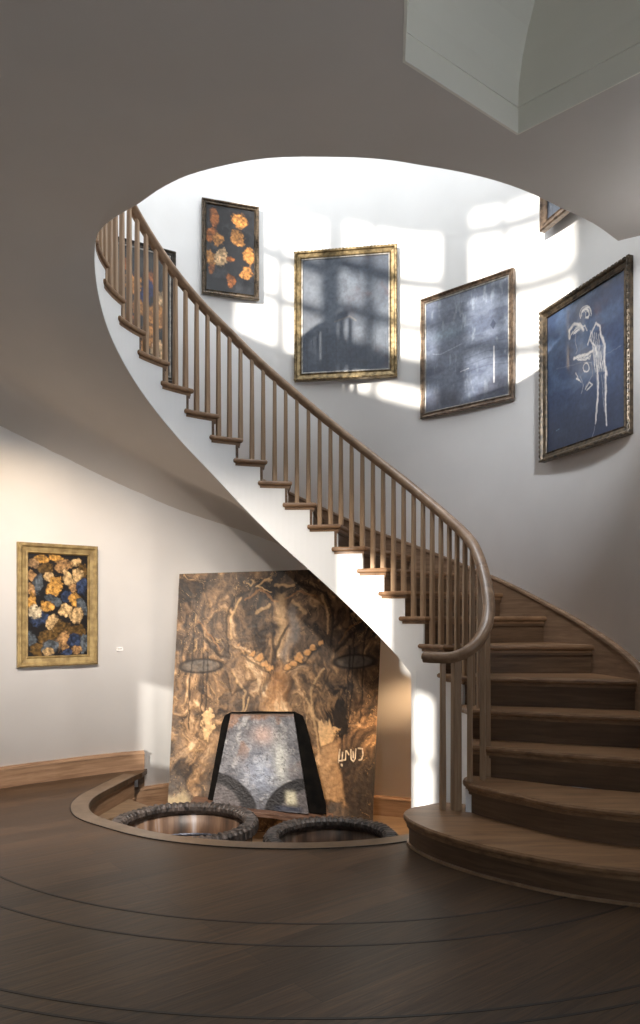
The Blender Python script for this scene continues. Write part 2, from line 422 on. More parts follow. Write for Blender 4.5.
# recess: fascia + cloister vault
mb = MB(); n = len(rec); zc = CEIL+.109; apex = (1.15, 2.2)
for i in range(n):
    a, b = rec[i], rec[(i+1)%n]
    rows = []
    for s in range(0, 13):
        q = s/12; f_in = 1-math.cos(q*PI/2); zz = zc+.75*math.sin(q*PI/2)
        rows.append([(a[0]+(apex[0]-a[0])*f_in, a[1]+(apex[1]-a[1])*f_in, zz), (b[0]+(apex[0]-b[0])*f_in, b[1]+(apex[1]-b[1])*f_in, zz)])
    vs = [p for r in rows for p in r]; mb.add(vs, [(2*s,2*s+1,2*s+3,2*s+2) for s in range(12)])
rv = mb.build('ceiling_vault', M['recess']); md = rv.modifiers.new('Solid', 'SOLIDIFY'); md.thickness = .03; md.offset = 0
tag(rv, kind='structure')
mb = MB(); 
rin = rec; ctr = Vector((1.0,2.3))
rout = [tuple(Vector(p)+(ctr-Vector(p)).normalized()*.012) for p in rec]
rings = [[(a[0],a[1],CEIL-.001),(b[0],b[1],CEIL-.001),(b[0],b[1],CEIL+.11),(a[0],a[1],CEIL+.11)] for a, b in zip(rin, rout)]
mb.sweep(rings, closed=True)
tag(mb.build('ceiling_recess', M['recess']), kind='structure')
plate([(-4.1,-3.6),(2.8,-3.6),(2.8,7.2),(-4.1,7.2)], [[(-1.3,3.7),(1.1,3.7),(1.1,5.7),(-1.3,5.7)]], ROOF, ROOF+.1, 'ceiling_upper', M['wall'])['kind'] = 'structure'  # unseen roof; opening added for the overhead fill

# ------------------------------------------------------------------ baseboards
def base_run(t0, t1, zf, h, name, step=2.0):
    n = max(2, int(abs(t1-t0)/step)); mb = MB(); rings = []
    zfun = zf if callable(zf) else (lambda t: zf)
    for i in range(n+1):
        t = t0+(t1-t0)*i/n; z = zfun(t)
        pr = [(0,0),(.022,0),(.022,h-.03),(.028,h-.028),(.026,h-.016),(.014,h-.008),(.012,h),(0,h)]
        rings.append([(*wallp(t, d), z+q) for d, q in pr])
    mb.sweep(rings); return mb.build(name, M['base'])
tag(base_run(127.3, 186, 0, .155, 'baseboard_left'), kind='structure')
tag(base_run(38, 120, LOW, .17, 'baseboard_back'), kind='structure')
tag(base_run(120, 131, -.31, .17, 'baseboard_step'), kind='structure')
o = base_run(126.2, 127.4, -.15, .305, 'baseboard_end', .5); tag(o, kind='structure')
mb = MB(); mb.box(-4.0,-2.87,4.245,4.27,0,.155); tag(mb.build('baseboard_corner', M['base']), kind='structure')

# ------------------------------------------------------------------ staircase
st = empty('spiral_staircase', (0,0,0))
tag(st, 'curving oak staircase with white string, slender balusters and a swept handrail', 'staircase')
def inset_poly(P, d):
    n = len(P); out = []
    A = sum(P[i][0]*P[(i+1)%n][1]-P[(i+1)%n][0]*P[i][1] for i in range(n))
    s = 1 if A > 0 else -1
    for i in range(n):
        a, b, c = Vector(P[i-1]), Vector(P[i]), Vector(P[(i+1)%n])
        e1 = (b-a).normalized(); e2 = (c-b).normalized(); n1 = Vector((-e1.y,e1.x))*s; n2 = Vector((-e2.y,e2.x))*s
        m_ = n1+n2; l = m_.length
        m_ = m_/l if l > 1e-6 else n1
        q = d/max(.35, m_.dot(n1)); out.append((b.x+m_.x*q, b.y+m_.y*q))
    return out
def tread_mesh(poly, zt, name='tread'):
    mb = MB()
    P0 = inset_poly(poly, .016); P1 = inset_poly(poly, .004); P2 = inset_poly(poly, .006)
    n = len(poly)
    lv = [(P0, zt-.052), (P0, zt-.034), (P1, zt-.030), (poly, zt-.022), (poly, zt-.010), (P2, zt)]
    vs = [(p[0],p[1],z) for P, z in lv for p in P]; fs = [tuple(range(n-1,-1,-1)), tuple(range((len(lv)-1)*n, len(lv)*n))]
    for k_ in range(len(lv)-1):
        for i in range(n): fs.append((k_*n+i, k_*n+(i+1)%n, (k_+1)*n+(i+1)%n, (k_+1)*n+i))
    mb.add(vs, fs); return mb.build(name, M['oak'], st)
def riser_mesh(a, b, z0, z1, th=.02):
    """a, b polyline lists"""
    d = offset_path(a, -th); mb = MB(); ribbon_solid(mb, a, d, z0, z1); 
    # small cove under the nosing
    ribbon_solid(mb, offset_path(a, .012), a, z1-.018, z1)
    return mb.build('riser', M['riser'], st)

# step 1: bullnose starting step
fr1 = [(.60,4.32),(.516,4.262),(.462,4.16),(.468,4.05),(.515,3.92),(.593,3.785),(.744,3.602),(.92,3.45),(1.104,3.325),(1.371,3.214),(1.70,3.13),(1.925,3.09)]
f1 = [(p.x,p.y) for p in catmull([(a,b,0) for a,b in fr1], 4)]
back1 = [(1.82,3.72),(1.30,3.80),(.95,4.08),(.84,4.35),(.72,4.40)]
tread_mesh(f1+back1, TOP[1])
def inset_line(pts, d): return offset_path(pts, d)
r1 = offset_path(f1, -.032)
riser_mesh(r1, None, 0, TOP[1]-.05)
mb = MB(); ribbon_solid(mb, offset_path(r1, .012), offset_path(r1, -.002), 0, .014); mb.build('shoe_moulding', M['rail'], st)
# step 2
fr2 = [(.86,4.33),(.812,4.255),(.802,4.18),(.838,4.09),(.905,3.994),(1.138,3.712),(1.30,3.60),(1.495,3.505),(1.75,3.42),(1.875,3.385)]
f2 = [(p.x,p.y) for p in catmull([(a,b,0) for a,b in fr2], 4)]
tread_mesh(f2+[(1.80,3.86),(1.40,4.02),(.95,4.30)], TOP[2])
riser_mesh(offset_path(f2[1:], -.032), None, TOP[1]-.01, TOP[2]-.05)
# steps 3..22
def nosing(n): return inner(TI[n]), wallp(TO[n], .012)
for n in range(3, 23):
    a, b = nosing(n); c, d = nosing(n+1)
    av, bv, cv, dv = map(Vector, (a,b,c,d))
    back = .06
    def past(tI, tO, extra):
        p = Vector(inner(tI)); q = Vector(wallp(tO,.012)); dirv = (q-p).normalized(); nrm = Vector((-dirv.y, dirv.x)) # towards increasing angle
        return p+nrm*extra, q+nrm*extra
    c2, d2 = past(TI[n+1], TO[n+1], back)
    ins = [inner(TI[n]+(TI[n+1]-TI[n])*q) for q in (.25,.5,.75,1)]
    outs = [wallp(TO[n]+(TO[n+1]-TO[n])*q, .012) for q in (.75,.5,.25)]
    c3 = Vector(inner(TI[n+1]+3.6))
    poly = [tuple(av)]+ins+[tuple(c3), tuple(d2)]+outs+[tuple(bv)]
    tread_mesh(poly, TOP[n])
    p0, q0 = past(TI[n], TO[n], .032)
    p0 = p0+(q0-p0).normalized()*.018
    line = [tuple(p0), tuple(p0+(q0-p0)*.5), tuple(q0)]
    riser_mesh(line, None, TOP[n-1]-.01, TOP[n]-.05)

# white inner string: stepped top, smooth bottom
mb = MB()
def str_top(t):
    n = 2
    for i in range(2, 24):
        if t >= TI[i]+1.6: n = i
    return n
def seg_str(t0, t1, z0f, z1):
    n_ = max(1, int((t1-t0)/2.0)); rings = []
    for i in range(n_+1):
        t = t0+(t1-t0)*i/n_; a = inner(t, .018); b = inner(t, .05); z0 = z0f(t)
        rings.append([(a[0],a[1],z0),(b[0],b[1],z0),(b[0],b[1],z1),(a[0],a[1],z1)])
    mb.sweep(rings)
def botf(t): return sb(t) if t >= 43.2 else (LOW if t > 12 else 0.0)
for n in range(2, 23):
    t0 = TI[n]+1.6; t1 = TI[n+1]+1.6; z1 = TOP[n]-.045
    if t0 < 43.2 < t1: seg_str(t0, 43.2, botf, z1); seg_str(43.2, t1, botf, z1)
    elif t0 < 12 < t1: seg_str(t0, 12, botf, z1); seg_str(12.01, t1, botf, z1)
    else: seg_str(t0, t1, botf, z1)
ins = mb.build('inner_string', M['string'], st); tag(ins, 'white painted curved string')
# closing wall under the lowest steps
mb = MB(); a = Vector(inner(43.2,.02)); b = Vector(wallp(38,.0))
d = (b-a).normalized(); nn = Vector((-d.y,d.x))*.0; w_ = Vector((d.y,-d.x))*.05
mb.hexa([(*a,LOW),(*b,LOW),(*(b+w_),LOW),(*(a+w_),LOW)], [(*a,sb(43.2)+.02),(*b,so(43)),(*(b+w_),so(43)),(*(a+w_),sb(43.2)+.02)])
tag(mb.build('wall_understair', M['wall']), kind='structure')

# plaster soffit under the flight, with a cove where it meets the wall
vs = []; fs = []; NT = 130; NR = 34
for i in range(NT+1):
    t = 43.2+(258-43.2)*i/NT
    a = Vector(inner(t, .02)); tt = t-(5.2 if t < 60 else 5.2*max(0,1-(t-60)/60)); tt = min(tt, 258)
    b = Vector(wallp(tt, -.004)); zi, zo = sb(t)-.004, so(tt)
    zflat = min(zi+(zi-sb(max(43,t-1)))*0, CEIL-.002)
    drop = max(0, min(1, (CEIL-.01-zo)/.5))
    for j in range(NR+1):
        s = 1-(1-j/NR)**1.6
        lift = zi+ (zo+.26*drop - zi)*s
        cove = .26*drop*max(0, (s-.74)/.26)**2.2
        z = lift-cove
        e_ = max(0, min(1, (t-182)/28))*max(0, min(1, (s-.5)/.5)); e_ = e_*e_*(3-2*e_)
        g_ = max(0, min(1, (t-215)/42)); e_ = max(e_, g_*g_*(3-2*g_))
        z = min(z+(CEIL-.0015-z)*e_, CEIL-.0015)
        p = a+(b-a)*s; vs.append((p.x,p.y,z))
for i in range(NT):
    for j in range(NR): q = i*(NR+1)+j; fs.append((q,q+1,q+NR+2,q+NR+1))
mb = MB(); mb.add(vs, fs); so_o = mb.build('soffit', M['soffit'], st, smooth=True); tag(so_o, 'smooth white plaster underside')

# wall string (skirting) following the flight
pitch = lerp_tab([(TO[n], TOP[n]) for n in range(3, 24)])
mb = MB(); rings = []; caps = []
for i in range(141):
    t = -18+(184+18)*i/140
    ztop = pitch(t)+.085; zb = pitch(t)-.30
    rings.append([(*wallp(t,0), zb),(*wallp(t,.022), zb),(*wallp(t,.022), ztop),(*wallp(t,0), ztop)])
    caps.append([(*wallp(t,0), ztop-.02),(*wallp(t,.027), ztop-.02),(*wallp(t,.036), ztop-.008),(*wallp(t,.034), ztop+.008),(*wallp(t,.02), ztop+.014),(*wallp(t,0), ztop+.014)])
mb.sweep(rings); mb.sweep(caps); mb.build('wall_string', M['base'], st)

# handrail
rail_pts = []
hr_tab = lerp_tab([(11,1.70),(17.7,1.79),(30.7,1.955),(44.9,2.168),(61.9,2.44),(79.2,2.735),(88.6,2.90),(103.9,3.16),(115.5,3.36),(127.5,3.538),(137.4,3.686),(145.6,3.814),(155.7,3.956),(175,4.20),(200,4.46)])
low_pts = [(.600,4.268,1.022),(.66,4.215,1.022),(.742,4.172,1.028),(.838,4.158,1.075),(.918,4.205,1.165),(.967,4.30,1.275),(.985,4.43,1.42),(.985,4.58,1.565)]
up_pts = []
for t in range(11, 203, 8):
    p = (CI[0]+1.165*math.cos(R_(t)), CI[1]+1.165*math.sin(R_(t))); up_pts.append((*p, hr_tab(t)))
rail = catmull(low_pts+up_pts, 7)
prof = [(-.018,-.032),(.018,-.032),(.022,-.016),(.033,-.012),(.036,.004),(.030,.020),(.014,.030),(-.014,.030),(-.030,.020),(-.036,.004),(-.033,-.012),(-.022,-.016)]
mb = MB(); rings = []
for i, p in enumerate(rail):
    a = rail[max(0,i-1)]; b = rail[min(len(rail)-1,i+1)]; T = (b-a).normalized()
    side_ = Vector((T.y,-T.x,0)).normalized(); upv = side_.cross(T)
    if upv.z < 0: upv = -upv
    rings.append([tuple(p+side_*q[0]+upv*q[1]) for q in prof])
# rounded end
e = rings[0]; c0 = rail[0]; T = (rail[0]-rail[1]).normalized()
pre = [[tuple(c0+(Vector(q)-c0)*s+T*o) for q in e] for s, o in ((.35,.016),(.75,.012),(.93,.006))]
mb.sweep(pre+rings); mb.build('handrail', M['rail'], st, smooth=True)

# balusters
def rail_under(x, y):
    best = min(rail, key=lambda p: (p.x-x)**2+(p.y-y)**2); return best.z-.028
def bal_mesh(h, wb, wt):
    mb = MB()
    zs = [0, .08, h*.5, h]; ws = [wb, wb, (wb+wt)/2, wt]
    rings = []
    for z, w in zip(zs, ws):
        c = w*.28
        rings.append([(-w+c,-w,z),(w-c,-w,z),(w,-w+c,z),(w,w-c,z),(w-c,w,z),(-w+c,w,z),(-w,w-c,z),(-w,-w+c,z)])
    mb.sweep(rings); return mb
def place_bal(x, y, z0, ang, wb=.0170, wt=.0130):
    h = rail_under(x, y)-z0+.006
    me = bal_mesh(h, wb, wt).mesh('baluster'); o = link('baluster', me, M['oak_v'], st)
    o.location = (x, y, z0-.002); o.rotation_euler = (0,0,ang)
BT = [197,193,189,185,181,177,173.4,169.4,166,162,158,153.9,149.6,145,140.9,136.5,132.3,127.8,123.5,119.2,115,110.8,106.5,102.3,98,93.9,89.7,85.4,81.2,77.1,73.1,69,64.8,60.6,56.5,52.2,47.9,43.5,39.2,34.8,30.4,25.9,21.4,16.3,11]
for t in BT:
    n = max(i for i in range(3, 23) if TI[i] <= t+.01 or i == 3)
    x, y = CI[0]+1.160*math.cos(R_(t)), CI[1]+1.160*math.sin(R_(t))
    place_bal(x, y, TOP[n], R_(t))
for x, y, z0, w in ((.978,4.60,TOP[3],.017),(.982,4.46,TOP[3],.017),(.962,4.30,TOP[2],.017),(.912,4.205,TOP[2],.0165),(.832,4.165,TOP[2],.0150)):
    place_bal(x, y, z0, math.atan2(y-4.5, x+.18), w, .0135)
place_bal(.765,4.215,TOP[1],.3,.026,.024)
place_bal(.690,4.215,TOP[1],.2,.0165,.0135)

# ------------------------------------------------------------------ pictures
def frame_parts(root, w, h, prof, m, beads=None, bm=None):
    """prof: list of (inset from outer edge, height off the wall)"""
    mb = MB()
    loops = []
    for d, y in prof:
        x, z = w/2-d, h/2-d; loops.append([(-x,-y,-z),(x,-y,-z),(x,-y,z),(-x,-y,z)])
    vs = [p for l in loops for p in l]; fs = []
    for i in range(len(loops)-1):
        for a in range(4): b = (a+1)%4; fs.append((i*4+a,i*4+b,(i+1)*4+b,(i+1)*4+a))
    n = len(loops)-1
    for a in range(4): b = (a+1)%4; fs.append((n*4+a, n*4+b, b, a))
    mb.add(vs, fs); fr = mb.build('frame', m, root)
    if beads:
        inset, hy, r, gap = beads; bb = MB()
        def bead(x, z, horiz):
            a, c = (gap*.36, r) if horiz else (r, gap*.36)
            ring = lambda s, yy: [(x-a*s,yy,z-c*s),(x+a*s,yy,z-c*s),(x+a*s,yy,z+c*s),(x-a*s,yy,z+c*s)]
            bb.sweep([ring(1,-hy+.004), ring(.9,-hy-r*.5), ring(.45,-hy-r)])
        nx = int((w-2*inset)/gap); nz = int((h-2*inset)/gap)
        for i in range(nx+1):
            x = -(w/2-inset)+i*(w-2*inset)/nx
            for z in (h/2-inset, -h/2+inset): bead(x, z, True)
        for i in range(1, nz):
            z = -(h/2-inset)+i*(h-2*inset)/nz
            for x in (w/2-inset, -w/2+inset): bead(x, z, False)
        bb.build('beading', bm or m, fr)
    return fr
def picture(L, Rr, zt, zb, fn, prof, mframe, label, m_paint, name='framed_painting', beads=None, fillet=None, res=(150,200), bm=None, group=None, off=0.0):
    L = Vector(L); Rr = Vector(Rr); w = (Rr-L).length; h = zt-zb; c = (L+Rr)/2; ang = math.atan2(Rr.y-L.y, Rr.x-L.x)
    root = empty(name, (c.x, c.y, zb)); root.rotation_euler = (0,0,ang); tag(root, label, 'painting', group)
    hub = MB(); inn = prof[-1][0]
    def shift(o):
        o.data.transform(Matrix.Translation((0, .035, h/2)))
    fr = frame_parts(root, w, h, prof, mframe, beads, bm); shift(fr)
    for ch in fr.children: shift(ch)
    cw, ch_ = w-2*inn, h-2*inn
    cv = canvas('canvas', cw, ch_, fn, m_paint, root, res[0], res[1], loc=(0, prof[-1][1]*-1+.004, 0)); shift(cv)
    if fillet:
        fw, fm = fillet; mb = MB(); y = prof[-1][1]+.004; x, z = cw/2, ch_/2; 
        for bx in ((-x,x,-z,-z+fw),(-x,x,z-fw,z),(-x,-x+fw,-z+fw,z-fw),(x-fw,x,-z+fw,z-fw)):
            mb.box(bx[0],bx[1],-y,-y+.012,bx[2],bx[3])
        fo = mb.build('fillet', fm, root, bevel=.002); shift(fo)
    bk = MB(); bk.box(-w/2+.01,w/2-.01,-.004,.004,-h/2+.01,h/2-.01); bo = bk.build('backing', M['dark'], root); shift(bo)
    return root

def blobs(c, U, V, L, asp, seed=3, edge=.22):
    """L: (u, v, ru, rv, rgb)"""
    for i, (u0, v0, ru, rv, col) in enumerate(L):
        nz = (fbm(U*9+i*3.1, V*9*asp+i*1.7, seed+i, 4)-.5)+.5*(fbm(U*26, V*26*asp, seed+i+40, 3)-.5)
        a = .35*math.sin(i*2.3); du, dv = (U-u0), (V-v0)*asp; ru_, rv_ = ru, rv*asp
        x = du*math.cos(a)+dv*math.sin(a); y = -du*math.sin(a)+dv*math.cos(a)
        d = np.hypot(x/ru_, y/rv_)+nz*.9
        tex = fbm(U*22, V*22*asp, seed+9+i, 4)
        cc = np.array(col)[None,None,:]*(.05+1.45*tex*tex+.45*tex)[...,None]
        w = (1-sm(1-edge, 1+edge*.3, d))[...,None]
        rimw = (np.exp(-((d-.93)/.09)**2)*.45)[...,None]
        c = c*(1-w)+cc*w; c = c*(1-rimw*.8)
    return c
OR, OR2, CR = srgb(205,140,70), srgb(170,100,45), srgb(225,185,135)
def fn_gold_heads(U, V):
    c = np.zeros(U.shape+(3,))+np.array(srgb(26,26,29)); n = fbm(U*6,V*9,2)
    c = mixc(c, srgb(60,60,64), sm(.5,.75,n)*.6)
    px = lambda x, y, rx, ry, col: ((x-370)/135, (y-75)/255, rx/135, ry/255, col)
    return blobs(c, U, V, [px(392,112,13,28,OR2), px(465,110,24,24,OR), px(458,165,20,26,OR), px(383,165,16,24,OR2), px(404,175,17,23,OR), px(382,235,14,24,OR),
        px(411,228,20,26,CR), px(435,232,12,9,OR2), px(490,215,17,28,OR), px(481,267,19,22,OR), px(440,292,14,20,OR2), px(436,310,9,10,OR2), px(385,268,9,14,OR2)], 1.8, 3)
def fn_behind(U, V):
    c = np.zeros(U.shape+(3,))+np.array(srgb(24,22,24)); c = mixc(c, srgb(56,54,50), sm(.5,.7,fbm(U*7,V*11,5))*.6)
    B = srgb(40,48,95)
    L = [(.3,.30,.17,.09,OR),(.62,.22,.13,.06,OR2),(.42,.46,.15,.08,OR),(.72,.52,.2,.1,OR),(.25,.62,.15,.08,OR2),(.56,.70,.18,.09,OR),(.83,.36,.12,.07,CR),(.35,.84,.18,.08,OR),(.78,.80,.16,.08,CR),(.55,.35,.11,.12,B),(.15,.16,.11,.05,OR2),(.6,.93,.15,.05,OR)]
    return blobs(c, U, V, L, 1.9, 31)
def fn_collage(U, V):
    c = np.zeros(U.shape+(3,))+np.array(srgb(16,14,15))
    A1,A2,A3,BL,SL,TA,CRM,OL = srgb(200,150,75), srgb(165,128,85), srgb(208,175,125), srgb(48,62,92), srgb(84,92,100), srgb(150,120,85), srgb(205,190,160), srgb(95,72,35)
    px = lambda x, y, rx, ry, col: ((x-120)/385, (y-140)/670, rx*1.12/385, ry*1.12/670, col)
    L = [px(205,175,45,25,A1),px(300,165,52,24,A1),px(425,185,38,22,A3),px(155,205,36,30,TA),px(235,240,45,36,OL),px(340,215,55,38,A2),px(470,240,40,50,OL),
         px(145,290,35,34,A2),px(250,290,34,32,A3),px(290,360,42,80,A1),px(370,295,30,55,A3),px(438,275,36,46,A3),px(180,350,30,60,SL),px(140,370,24,46,A2),
         px(415,360,30,28,A2),px(470,350,34,50,BL),px(365,415,36,38,BL),px(275,440,70,30,SL),px(420,440,38,44,A1),px(145,450,26,50,A1),px(235,488,45,36,A1),
         px(470,480,28,50,SL),px(195,560,55,48,BL),px(165,520,42,46,CRM),px(360,510,40,38,A3),px(435,545,40,52,A3),px(275,605,46,60,A3),px(340,630,55,50,OL),
         px(440,650,60,40,OL),px(140,700,32,54,SL),px(250,690,70,44,OL),px(350,720,42,62,A2),px(430,720,48,52,BL),px(480,740,26,60,SL),px(180,775,44,46,OL),px(262,760,52,46,SL),px(248,785,34,26,A3),px(430,775,36,30,A2),px(365,790,34,22,BL)]
    return blobs(c, U, V, L, 1.74, 60, .16)
def fn_bluegrey(U, V):
    c = np.zeros(U.shape+(3,))+np.array(srgb(62,70,84)); n = fbm(U*3,V*4,7); n2 = fbm(U*14,V*14,8)
    c = mixc(c, srgb(92,100,112), sm(.4,.7,n)*.7); c = mixc(c, srgb(42,48,62), sm(.5,.75,n2)*.5)
    for u in np.linspace(.06,.95,9): c = stroke(c,U,V,[(u,.7),(u+.01,1)],.004,srgb(50,54,64),.5)
    c = stroke(c,U,V,[(.38,.56),(.55,.52),(.62,.56)],.008,srgb(115,110,105),.5)
    c = mixc(c, srgb(90,60,62), sm(.6,.8,fbm(U*4+3,V*6,12))*.4*sm(.4,.9,U)); return c
def fn_landscape(U, V):
    c = np.zeros(U.shape+(3,))+np.array(srgb(98,106,124)); n = fbm(U*3,V*14,17); n2 = fbm(U*22,V*8,18)
    c = mixc(c, srgb(66,74,94), sm(.4,.65,n)*.8); c = mixc(c, srgb(140,150,162), sm(.55,.75,n2)*.5)
    c = mixc(c, srgb(120,138,152), np.exp(-((U-.28)/.16)**2-((V-.33)/.05)**2)*.7)
    c = mixc(c, srgb(60,62,74), sm(.84,.95,V+.08*np.sin(U*9))*.7)
    c = mixc(c, srgb(58,60,72), np.exp(-((U-.36)/.06)**2-((V-.92)/.09)**2)*.8)
    for v_ in (.52,.6,.66,.72): c = stroke(c,U,V,[(.5,v_),(.75,v_-.02),(1,v_+.01)],.004,srgb(60,66,84),.5)
    c = stroke(c,U,V,[(.1,.48),(.2,.50),(.45,.46)],.004,srgb(150,158,170),.6); c = stroke(c,U,V,[(.44,.70),(.54,.69)],.005,srgb(175,180,188),.6)
    c = stroke(c,U,V,[(.83,.56),(.83,.86)],.006,srgb(205,205,208),.9)
    q = np.abs(U-.82)/.035+np.abs(V-.37)/.05; c = mixc(c, srgb(42,50,72), 1-sm(.8,1.0,q)); return c
def fn_figure(U, V):
    c = np.zeros(U.shape+(3,))+np.array(srgb(50,66,96)); n = fbm(U*4,V*9,27)
    c = mixc(c, srgb(74,94,124), sm(.45,.7,n)*.7); c = mixc(c, srgb(26,34,54), sm(.55,1,V+.1*n)*.75)
    W = srgb(212,206,200); G = srgb(150,152,160)
    P = lambda x, y: ((x-75)/350, (y-270+ (x-75)*.42)/ (655+0*x)) 
    def L_(pts, w=.009, col=W, a=.85):
        nonlocal c; c = stroke(c, U+.006*(fbm(U*30,V*30,40)-.5)*3, V+.004*(fbm(U*30,V*30,41)-.5)*3, [P(*p) for p in pts], w*.5, col, a*.9, .3)
        if w > .01: c = stroke(c, U+.03*(fbm(U*40,V*40,42)-.5), V+.03*(fbm(U*40,V*40,43)-.5), [P(*p) for p in pts], w*.35, col, a*.7, .3)
    for k_ in range(6): L_(arc(262+(k_%3-1)*4,278+(k_%2)*4,25-k_*3,34-k_*4,150+k_*23,330+k_*31,10),.0085)
    L_([(248,262),(262,275),(258,300)],.007); L_([(262,256),(276,270),(270,305)],.007)
    for k_ in range(8): L_([(188+k_*5,372-k_*7),(200+k_*6,350-k_*3),(214+k_*6,362-k_*4)],.006,W,.7)
    for k_ in range(5): L_([(280+k_*9,360+k_*5),(286+k_*8,400+k_*8),(296+k_*8,450+k_*6),(300+k_*9,520+k_*4)],.007,W,.75)
    for k_ in range(4): L_([(306+k_*3,560),(312+k_*2,640-k_*9),(305+k_*2,720)],.006,G,.7); L_([(338+k_*3,560),(344,650-k_*9),(346+k_*2,740)],.006,G,.6)
    for k_ in range(5): L_([(206+k_*14,470+k_*2),(222+k_*14,484),(236+k_*12,466)],.007,W,.7)
    L_([(250,500),(285,500),(290,560),(258,610)],.006,G,.6); L_([(215,545),(228,575),(240,590)],.008,W,.7)
    L_([(185,380),(184,345),(205,318),(235,325),(250,350)],.02); L_([(205,360),(230,345)],.012); L_([(255,330),(266,355)],.01)
    L_([(215,360),(210,400),(222,440),(215,455)],.007,G); L_([(205,478),(225,470),(265,465),(290,450)],.018); L_([(225,485),(260,488),(280,470)],.01)
    L_([(270,420),(285,370),(305,330),(322,345),(325,380)],.014); L_([(280,400),(300,430),(310,470)],.012); L_([(325,380),(342,430),(340,500),(350,560)],.02)
    for k_ in range(7): L_([(290+k_*8,430),(296+k_*7,490),(302+k_*7,545)],.007,W,.7)
    L_([(310,520),(315,600),(310,690),(303,770)],.014); L_([(345,540),(348,620),(345,700),(350,780)],.014); L_([(305,760),(298,800),(285,845)],.005,G)
    L_(arc(262,522,13,20,0,360,12),.008); L_([(235,560),(250,600),(240,640)],.006,G); L_([(258,620),(275,590),(290,600),(265,625)],.01); L_([(218,570),(232,578)],.012)
    L_([(330,560),(335,640),(340,720)],.006,G); L_([(120,815),(135,808)],.006,srgb(120,150,170),.7)
    L_([(120,520),(240,500)],.004,G,.3); L_([(330,480),(410,440)],.004,G,.4)
    return c

pr_thin = [(0,0),(0,.034),(.006,.040),(.014,.036),(.020,.026),(.030,.024),(.036,.030),(.040,.022)]
pr_gold = [(0,0),(0,.040),(.008,.050),(.018,.048),(.026,.034),(.050,.026),(.058,.032),(.062,.022)]
pr_wide = [(0,0),(0,.030),(.010,.040),(.022,.040),(.034,.028),(.062,.024),(.072,.030),(.080,.016)]
picture((-.998,6.347),(-.527,6.498),4.797,3.990, fn_gold_heads, pr_thin, M['bronze'], 'small dark painting with floating gold heads, high on the stair wall above the handrail', M['glazed'], beads=(.010,.036,.006,.022), bm=M['brownframe'], res=(110,180))
picture((-.225,6.532),(.657,6.392),4.422,3.297, fn_bluegrey, pr_gold, M['gold'], 'large blue-grey picture in a bright gilded frame, above the middle of the handrail', M['glazed'], beads=(.008,.046,.007,.03), fillet=(.012,M['silver']), res=(150,190))
picture((.841,6.306),(1.472,5.719),3.912,2.908, fn_landscape, pr_thin, M['brownframe'], 'misty slate-blue landscape painting with small dark diamond, in a thin brown frame', M['glazed'], fillet=(.010,M['silver']), res=(160,190))
picture((1.60,5.44),(1.885,4.56),3.452,2.365, fn_figure, pr_gold, M['bronze'], 'deep blue painting with a white sketched standing figure, furthest right on the stair wall', M['glazed'], beads=(.008,.046,.008,.034), bm=M['bronze'], res=(200,260))
picture((-1.652,5.959),(-1.197,6.241),4.283,3.190, fn_behind, pr_thin, M['dark'], 'dark painting of orange heads seen through the topmost balusters', M['glazed'], fillet=(.014,M['silver']), res=(100,180))
picture((1.60,5.44),(1.885,4.56),4.70,4.035, fn_bluegrey, pr_gold, M['brownframe'], 'framed picture partly cut off by the ceiling edge, only a lower corner showing', M['glazed'], res=(60,60))
picture((-2.217,5.506),(-1.744,5.896),1.799,.872, fn_collage, pr_wide, M['oldgold'], 'stone-shape collage painting in a worn gold frame on the lower left wall', M['paint'], res=(200,310))

# caption card beside the lower left painting
r = empty('caption_card', (*wallp(131.5,.0), .983)); r.rotation_euler = (0,0,R_(131.5-90)); tag(r, 'tiny white caption card on the wall right of the gold-framed collage painting', 'label card')
mb = MB(); mb.box(-.028,.028,-.006,.004,-.013,.013); mb.build('card', M['card'], r)
mb = MB(); mb.box(-.022,.016,-.0072,-.0058,.003,.007); mb.build('text_line', M['ink'], r)

